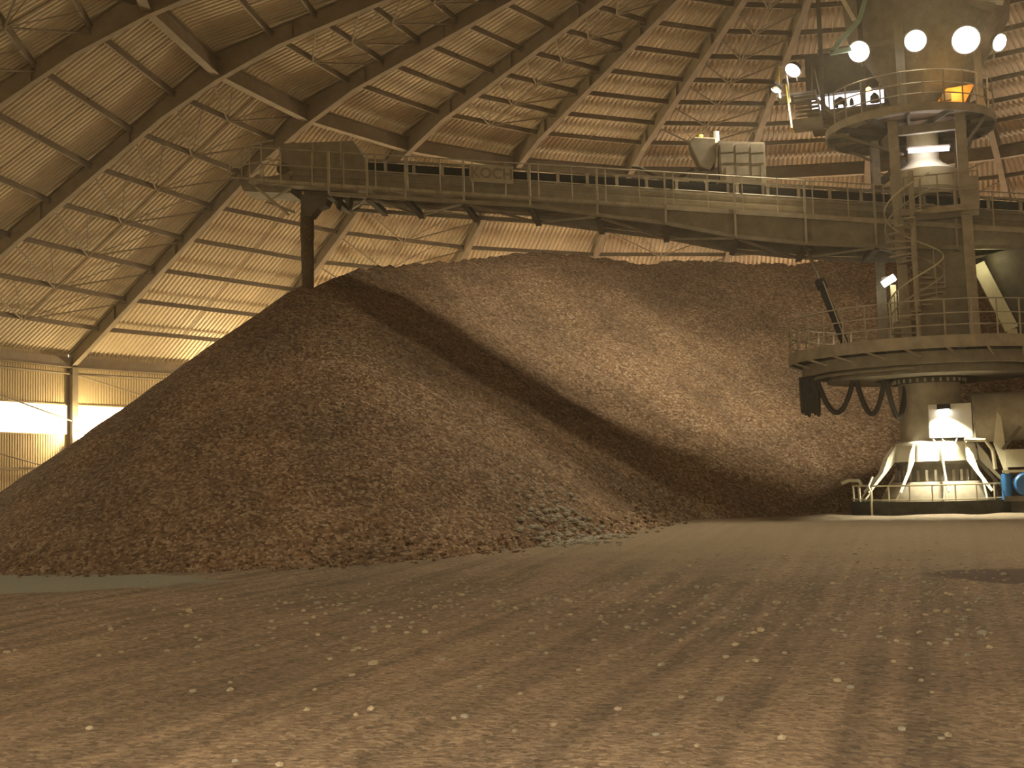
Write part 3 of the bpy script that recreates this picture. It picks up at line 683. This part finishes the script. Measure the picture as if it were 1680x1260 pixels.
# head: feed hopper rising out of the picture, orange service panel
MB().lathe((.9, .6, 0), [(1.0, 12.7), (1.25, 13.6), (1.5, 14.4), (2.6, 16.2), (2.8, 18.2)], 40).build('feed_hopper', 'steel', tower, True)
MB().bar(V(.0, -1.6, 12.9), V(.0, -1.6, 16.6), .28, .24, V(0, 1, 0)).build('head_post', 'steel', tower)
MB().bar(V(2.35, -1.0, 12.8), V(2.35, -1.0, 16.6), .22, .22, V(0, 1, 0)).build('head_post', 'steel', tower)
mb = MB(); mb.prism([V(.98, -1.3, 13.0), V(1.9, -1.3, 13.0), V(2.2, -1.3, 13.55), V(1.35, -1.3, 13.5)], V(0, .08, 0)); mb.build('service_panel', 'orange', tower)
MB().box((1.35, -1.36, 13.22), (.28, .1, .22)).build('valve', 'steel_dark', tower)
# overhead frame at the top edge
fr = thing('head_frame', 'lit steel frame with pale sloping beams at the very top of the tower', 'frame', (.3, 0, 16.2))
MB().bar(V(.1, -1.8, 16.9), V(3.2, -1.6, 16.05), .35, .25).build('beam', 'cream', fr)
MB().bar(V(.6, -1.4, 16.45), V(2.9, -1.2, 15.95), .8, .12).build('canopy_plate', 'steel_light', fr)
MB().bar(V(3.0, -1.7, 16.0), V(3.25, -1.7, 16.8), .2, .2).build('beam', 'cream', fr)
for a_, b_ in ((V(-2.15, -2.0, 14.95), V(-1.2, -2.0, 15.9)), (V(-1.2, -2.0, 15.9), V(-.85, -2.0, 16.9)), (V(-2.15, -2.0, 14.95), V(-1.35, -2.0, 14.98))):
    MB().bar(a_, b_, .12, .14).build('strut', 'teal', fr)
MB().bar(V(-1.75, -1.8, 16.9), V(-1.35, -1.8, 16.0), .08, .12).build('strut', 'white', fr)
for x in (-1.2, -2.5): MB().bar(V(x, -1.2, 13.0), V(x, -1.2, 17.2), .14, .14, V(0, 1, 0)).build('hanger', 'steel_dark', fr)
MB().bar(V(-2.6, -1.2, 15.3), V(2.6, -1.2, 15.3), .14, .14).build('cross_bar', 'steel', fr)

# conveyor gallery behind the tower head, a glowing pane standing for daylight in its opening
gal = thing('conveyor_gallery', 'dark enclosed conveyor gallery with a brightly lit opening behind the tower head', 'gallery', (-1.9, 3.2, 14.5))
mb = MB(); mb.box((-1.9, 4.6, 15.95), (2.9, 3, 1.55)); mb.build('enclosure', 'steel_dark', gal)
MB().box((-1.9, 4.6, 14.5), (2.9, 3, .12)).build('gallery_floor', 'steel', gal)
MB().box((-1.9, 3.25, 14.88), (2.55, .05, .48)).build('lit_opening', 'pane', gal)
for q, (x, w_) in enumerate(((-2.75, .2), (-2.15, .5), (-1.75, .16), (-.95, .34))):
    mb = MB(); mb.lathe((x, 3.0, 14.62), [(w_*.5, 0), (w_*.45, .15+.08*(q % 2)), (.03, .26+.1*(q % 2))], 10); mb.build('idler_set', 'steel_dark', gal)
for x in (-3.2, -2.55, -1.35, -.6): MB().bar(V(x, 3.1, 14.5), V(x, 3.1, 15.3), .05, .05, V(0, 1, 0)).build('frame_post', 'steel_dark', gal)

# side stair with the yellow stringer
st = thing('access_stair', 'short steel stair with a yellow stringer hanging left of the upper round platform', 'stairs', (-3.2, -.5, 12.7))
for k in range(8):
    MB().box((-3.12+.02*k, -.3-.12*k, 14.15-.17*k), (.78, .2, .04)).build('tread', 'steel', st)
MB().bar(V(-3.75, -.2, 14.6), V(-3.52, -1.3, 12.75), .05, .2, V(0, 1, 0)).build('stringer', 'yellow', st)
MB().bar(V(-2.78, -.2, 14.3), V(-2.55, -1.3, 12.85), .05, .16, V(0, 1, 0)).build('stringer', 'steel', st)
mb = MB(); mb.box((-3.0, -1.3, 12.86), (.95, .6, .3)); mb.build('landing', 'steel', st)
MB().box((-3.45, .3, 14.32), (1.3, .9, .08)).build('upper_landing', 'steel', st)
for x in (-4.0, -3.75, -2.9): MB().tube([V(x, -.15, 14.3), V(x+.02, -.15, 15.35)], .025, 6).build('rail_post', 'yellow' if x < -3.8 else 'steel', st)
MB().tube([V(-4.0, -.15, 15.35), V(-3.75, -.15, 15.3), V(-3.55, -1.25, 13.7)], .025, 6).build('handrail', 'steel_light', st)
MB().tube([V(-2.8, -.15, 15.1), V(-2.55, -1.25, 13.7)], .025, 6).build('handrail', 'steel_light', st)
MB().bar(V(-2.6, -.9, 12.9), V(-2.0, -.8, 12.6), .12, .12).build('support_arm', 'steel', st)
MB().bar(V(-2.9, .4, 14.3), V(-1.5, .5, 12.8), .1, .1).build('support_arm', 'steel', st)

# ------------------------------------------------------------------ floodlights on the head
floods = [((-1.26, -2.0, 14.86), (-14, -19, 0), 'leftmost of the big floodlights on the tower head, beside the teal strut', 1.0),
          ((.49, -2.0, 14.97), (-1, -40, 0), 'second big floodlight on the tower head, above the head post', 1.0),
          ((1.99, -2.0, 14.78), (6, -34, 0), 'largest glowing floodlight, third from left on the tower head', 1.25),
          ((3.03, -1.3, 14.78), (24, -20, 0), 'rightmost floodlight on the tower head, turned sideways', .8),
          ((-3.48, -.75, 14.93), (-15, 1, 1), 'round floodlight above the yellow stair railing', .8),
          ((-4.03, -.85, 14.32), (-13, 14, 1), 'small floodlight lowest and farthest left, beside the stair landing', .55)]
FP = [1.1, .9, 1.1, .6, 1.6, 1.7]
for k, (p, tg, lab, sc) in enumerate(floods):
    p = Vector(p); d = (Vector(tg)-p).normalized()
    t = thing('floodlight', lab, 'floodlight', p-d*.2, 'floodlights on the tower')
    r = .34*sc
    vis = (CAM-p).normalized() if k < 3 or k == 4 else d
    dd = (d+vis*.8).normalized() if k < 5 else d
    MB().tube([p-dd*.38*sc, p-dd*.28*sc, p-dd*.04], [r*.45, r*.8, r*1.05], 20).build('housing', 'steel_dark', t, True)
    MB().tube([p-dd*.05, p, p+dd*.06*sc, p+dd*.09*sc], [r*.95, r*.95, r*.7, r*.2], 20).build('lens', 'lens', t, True)
    MB().tube([p-dd*.2+V(0, 0, -.0), p-dd*.3+V(0, .15, -.5)], .03, 6).build('bracket', 'steel', t)
    light('floodlight_beam', 'SPOT', p+dd*(.22*sc if k < 4 else 1.0), FLOOD_W*FP[k], (1, .86, .60) if k != 1 else (1, .86, .55), .4, tg, (112, 125, 125, 110, 118, 108)[k], .6)

# fluorescent tube under the head
tb = thing('tube_light', 'long violet-white fluorescent tube across the cream funnel between the mast legs', 'lamp', (.72, -1.0, 11.75))
MB().tube([V(.10, -1.05, 11.68), V(1.34, -1.05, 11.62)], .075, 12).build('tube', 'tube', tb, True)
MB().bar(V(.05, -.95, 11.78), V(1.39, -.95, 11.72), .12, .08).build('batten', 'steel', tb)
light('tube_glow', 'POINT', (.7, -1.3, 11.6), 14, (1, .85, .62), .2)
# lamp low on the mast left side
t = thing('bulkhead_lamp', 'white glowing lamp on the pale post left of the spiral stair', 'lamp', (-.67, .9, 7.5))
MB().tube([V(-.95, .70, 7.62), V(-.55, .72, 7.86)], .12, 12).build('lens', 'soft', t, True)
MB().box((-.75, .85, 7.8), (.45, .14, .2)).build('housing', 'steel', t)
light('bulkhead_glow', 'POINT', (-.55, .45, 7.45), 4, (1, .86, .5), .1)
for x, z0, z1 in ((-.62, 5.3, 7.6), (-.38, 5.9, 7.4)): MB().bar(V(x, .8, z0), V(x, .8, z1), .18, .1, V(0, 1, 0)).build('lit_post', 'cream', tower)
# amber lamps
t = thing('amber_lamp', 'small amber lamp glowing above the lit gallery opening', 'lamp', (-1.05, -.5, 14.05))
MB().lathe((-1.05, -.6, 14.0), [(.01, .1), (.08, .06), (.08, -.05), (.01, -.08)], 12).build('lens', 'amber', t, True)
MB().box((-1.05, -.5, 14.0), (.06, .16, .06)).build('bracket', 'steel', t)
light('amber_glow', 'POINT', (1.6, -1.75, 13.35), 25, (1, .55, .15), .08)

# spiral stair in front of the mast
sps = thing('spiral_staircase', 'grey spiral staircase winding round a pole in front of the tower mast', 'staircase', (.12, -2.35, 5.27))
SCN = V(.12, -2.35, 0)
MB().tube([SCN+V(0, 0, 5.27), SCN+V(0, 0, 10.7)], .09, 14).build('pole', 'steel_light', sps, True)
NT = 22; A0 = 170; TURN = 500.
def spt(f, r, dz): a = R_(A0+TURN*f); return SCN+V(r*math.cos(a), r*math.sin(a), 5.4+f*4.05+dz)
for k in range(NT):
    f = k/(NT-1); w = R_(11); a = R_(A0+TURN*f); z = 5.4+f*4.05
    mb = MB(); mb.prism([SCN+V(r*math.cos(q), r*math.sin(q), z) for r, q in ((.08, a-w), (.85, a-w), (.85, a+w), (.08, a+w))], V(0, 0, .05)); mb.build('tread', 'steel_light', sps)
for k in range(0, NT, 2):
    f = k/(NT-1); MB().tube([spt(f, .84, 0), spt(f, .84, 1.0)], .018, 6).build('baluster', 'steel_light', sps)
for h_ in (1.0, .5): MB().tube([spt(q/90, .84, h_) for q in range(91)], .025, 8).build('handrail', 'cream' if h_ == 1 else 'steel_light', sps, True)

# festoon cables hanging under the slew platform
fest = []
def fcable(pts, lab, r=.085):
    n = 14; out = []
    P0, P1, sag = pts
    for k in range(n+1):
        f = k/n; out.append(P0.lerp(P1, f)-V(0, 0, sag*(1-(2*f-1)**4 if False else 1-(2*f-1)**2)))
    o = MB().tube(out, r, 8).build('festoon_cable', 'cable', None, True); tag(o, lab, 'cable', 'festoon cables under the round platform'); return o
for k in range(6):
    a0 = R_(188-k*1.0+0); 
    p0 = V(TX-3.95+.10*k, -.9, 4.5); p1 = V(TX-3.95+.10*k+.03, -.55+.05*k, 4.5)
    fcable((p0, p1, 1.15+.06*(k % 3)), 'dark cable in the tight bundle at the left platform edge, %s from left' % ORD[k], .06)
fcable((V(-3.15, -.9, 4.45), V(-1.95, -1.1, 4.40), 1.15), 'dark festoon cable, first open loop beside the bundle')
fcable((V(-1.90, -1.1, 4.40), V(-1.0, -1.3, 4.25), 1.15), 'dark festoon cable, second open loop under the round platform')
fcable((V(-.93, -1.3, 4.2), V(-.35, -.5, 4.2), 1.15), 'dark festoon cable, last loop against the tower column')
fr2 = MB()
fr2.tube(ring_pts((TX, 0), 3.6, 4.42, -190, -95, 24), .06, 8); o = fr2.build('festoon_track', 'steel', tower)

# lit transfer box with its lamp
tbx = thing('transfer_box', 'square white steel box glaring under a lamp in front of the tower column', 'box', (.9, -1.0, 2.3))
mb = MB(); mb.box((.92, -.95, 2.86), (1.30, .5, 1.08)); mb.build('body', 'white', tbx, bevel=.02)
for x in (.35, .62, 1.12, 1.45): MB().bar(V(x, -1.15, 2.35), V(x+(.12 if x < .9 else -.10), -1.2, 2.15), .03, .03).build('strut', 'white', tbx)
tl = thing('work_lamp', 'small black work lamp mounted at the top of the white box', 'lamp', (.74, -1.3, 3.3))
MB().box((.74, -1.36, 3.30), (.40, .3, .16)).build('housing', 'rubber', tl)
MB().box((.74, -1.36, 3.21), (.32, .22, .02)).build('lens', 'lens', tl)
light('work_lamp_beam', 'SPOT', (.74, -1.55, 3.15), 1400, (1, .93, .68), .1, (.66, -1.62, 0), 115, .5)

# right-hand machinery
dr = thing('reclaimer_housing', 'large pale drum-shaped housing to the right of the tower foot', 'machine', (2.9, -.6, 2))
MB().tube([V(1.55, -.5, 2.95), V(4.4, -.3, 2.95)], .78, 28).build('drum', 'steel_light', dr, True)
MB().box((1.62, -.95, 2.9), (.06, .6, 1.3)).build('end_plate', 'steel', dr)
mb = MB(); mb.prism([V(2.15, -1.2, 2.1), V(2.3, -1.2, 3.1), V(2.42, -1.2, 2.9), V(2.55, -1.2, 1.1), V(2.45, -1.2, 1.1)], V(0, .06, 0)); mb.build('gusset', 'cream', dr)
MB().bar(V(2.4, -1.3, 1.9), V(2.95, -1.3, 2.6), .05, .1).build('strut', 'steel_dark', dr)
MB().box((2.85, -1.0, 1.62), (.75, .5, .55)).build('gear_cover', 'cream', dr)
MB().box((3.2, -.9, .75), (1.6, .8, .16)).build('base_frame', 'steel_dark', dr)
MB().box((3.2, -.6, .2), (1.5, 1.0, 1.0)).build('base_plinth', 'steel_dark', dr)
MB().tube([V(1.3, -1.5, 2.25), V(1.9, -1.5, 2.2), V(2.1, -1.5, 1.9), V(2.15, -1.5, 1.3)], .06, 8).build('bent_pipe', 'cream', dr)
bm_ = thing('electric_motor', 'blue electric motor standing at the right edge beside the tower foot', 'motor', (2.75, -1.45, .3))
MB().tube([V(3.0, -1.75, .82), V(3.0, -1.70, .82), V(3.0, -1.2, .82)], [.30, .36, .36], 24).build('motor_body', 'blue', bm_, True)
MB().tube([V(2.45, -1.5, .35), V(2.45, -1.5, 1.15)], .16, 16).build('gear_neck', 'blue', bm_, True)
MB().box((2.75, -1.45, .38), (.8, .5, .16)).build('foot_plate', 'steel_dark', bm_)
MB().box((2.65, -1.5, 1.22), (.6, .35, .08)).build('terminal_cover', 'cream', bm_)
# chute leaning at the right of the mast
ch = thing('transfer_chute', 'big grey inclined chute at the right edge beside the mast', 'chute', (3.6, .9, 5.3))
mb = MB(); mb.lathe((4.15, .9, 0), [(1.1, 5.3), (1.45, 6.5), (1.95, 8.0), (1.95, 8.25), (.5, 8.4)], 40); mb.build('hopper_body', 'steel_dark', ch, True)
sb = thing('lit_strut', 'broad cream strut glowing yellow under a lamp, leaning right of the mast', 'beam', (3.0, .6, 5.3))
MB().bar(V(2.05, .0, 7.95), V(2.95, -.1, 5.75), .42, .25, V(0, 1, 0)).build('box_beam', 'cream', sb)
MB().bar(V(2.95, -.1, 5.75), V(3.0, -.1, 5.3), .3, .2, V(0, 1, 0)).build('strut_foot', 'cream', sb)
light('strut_glow', 'POINT', (2.2, -.75, 7.9), 12, (1, .9, .5), .1)

# ================================================================== stones on the floor
def stone_mesh(seed):
    r = random.Random(seed); bm = bmesh.new(); bmesh.ops.create_icosphere(bm, subdivisions=1, radius=1)
    for v in bm.verts: v.co *= .75+.5*r.random(); v.co.z *= .6
    me = bpy.data.meshes.new('stone'); bm.to_mesh(me); bm.free(); return me
STM = [mat('pale_stone_a', (.42, .35, .25), .9), mat('pale_stone_b', (.33, .27, .20), .9), mat('grey_stone', (.30, .28, .23), .9)]
smesh = []
for q in range(9):
    me = stone_mesh(q); me.materials.append(STM[q % 3]); smesh.append(me)
cand = []
while len(cand) < 1500:
    d = 8+22*random.random(); an = R_(random.triangular(-44, 6, 0)); 
    dens = math.exp(-((d-21.5)/4.5)**2)*.95+.04
    if random.random() > dens: continue
    x, y = math.sin(an)*d, -41.6+math.cos(an)*d
    if math.hypot(x+20.4, y+4.1) < 13.6: continue
    cand.append((d, x, y, random.uniform(.017, .042)*(1.0 if random.random() < .9 else 1.5)))
cand.sort(key=lambda c: -c[3]/c[0])
for q, (d, x, y, s) in enumerate(cand[:300]):
    o = bpy.data.objects.new('stone', smesh[q % 9]); COL.objects.link(o)
    o.location = (x, y, float(floor_z(x, y))+s*.25); o.scale = (s*random.uniform(.9, 1.4), s, s*1.15); o.rotation_euler = (0, 0, random.random()*6.3)
    tag(o, 'small pale stone lying loose on the brown gravel floor', 'stone', 'loose stones on the floor')
mb = MB()
bm = bmesh.new(); bmesh.ops.create_icosphere(bm, subdivisions=1, radius=1); IV = [v.co.copy() for v in bm.verts]; IF = [tuple(v.index for v in f.verts) for f in bm.faces]; bm.free()
for d, x, y, s in cand[300:]:
    z = float(floor_z(x, y))+s*.2; k = [random.uniform(.75, 1.2) for _ in IV]
    mb.add([V(x+v.x*s*k_*1.2, y+v.y*s*k_, z+v.z*s*k_*.55) for v, k_ in zip(IV, k)], IF)
o = mb.build('loose_stones', STM[1]); tag(o, 'scatter of small pale stones over the gravel floor', 'stone', kind='stuff')
# rubble along the toe of the pile
mb = MB(); n = 0
while n < 900:
    az = random.uniform(60, 215); a = R_(az); rr = random.gauss(13.2, .45); x, y = -20.4-math.sin(a)*rr*-1*-1, -4.1+math.cos(a)*rr
    x, y = -20.4+rr*math.cos(R_(random.uniform(-110, 20))), 0
    n += 1; th = R_(random.uniform(-120, 15)); rr = 12.4+random.gauss(0, .35)+abs(random.gauss(0, .3)); x = -20.4+rr*math.cos(th); y = -4.1+rr*math.sin(th)
    s = random.uniform(.03, .085); z = max(float(floor_z(x, y)), float(pile_z(np.array([[x]]), np.array([[y]]))[0, 0]))+s*.2
    mb.add([V(x+v.x*s, y+v.y*s*1.2, z+v.z*s*.7) for v in IV], IF)
o = mb.build('toe_rubble', 'pile'); tag(o, 'brown rubble rolled out along the foot of the pile', 'stone', kind='stuff')

mb = MB()
for q in range(260):
    x, y = -9.2+random.gauss(0, .75), -9.6+random.gauss(0, .9); s = random.uniform(.03, .10)
    z = max(float(floor_z(x, y)), float(pile_z(np.array([[x]]), np.array([[y]]))[0, 0]))+s*.25
    mb.add([V(x+v.x*s*1.3, y+v.y*s, z+v.z*s*.8) for v in IV], IF)
o = mb.build('grey_rubble', STM[2]); tag(o, 'patch of pale grey rubble at the corner of the pile toe', 'stone', kind='stuff')

# ================================================================== dust haze filling the hall
def haze():
    prof = [(.01, -.9), (38.9, -.9), (38.9, 6.9), (25.0, 16.6), (.01, 23.4)]
    mb = MB(); mb.lathe((0, 0, 0), prof, 48); m = bpy.data.materials.new('dust_haze'); m.use_nodes = True; nt = m.node_tree
    nt.nodes.remove(nt.nodes['Principled BSDF']); v = nt.nodes.new('ShaderNodeVolumeScatter')
    v.inputs['Color'].default_value = (.95, .86, .70, 1); v.inputs['Density'].default_value = .0011; v.inputs['Anisotropy'].default_value = .35
    nt.links.new(v.outputs[0], nt.nodes['Material Output'].inputs['Volume'])
    o = mb.build('dust_haze', m); tag(o, 'thin warm dust haze hanging in the air of the hall', 'haze', kind='stuff'); o.data.materials[0].cycles.homogeneous_volume = True
haze()
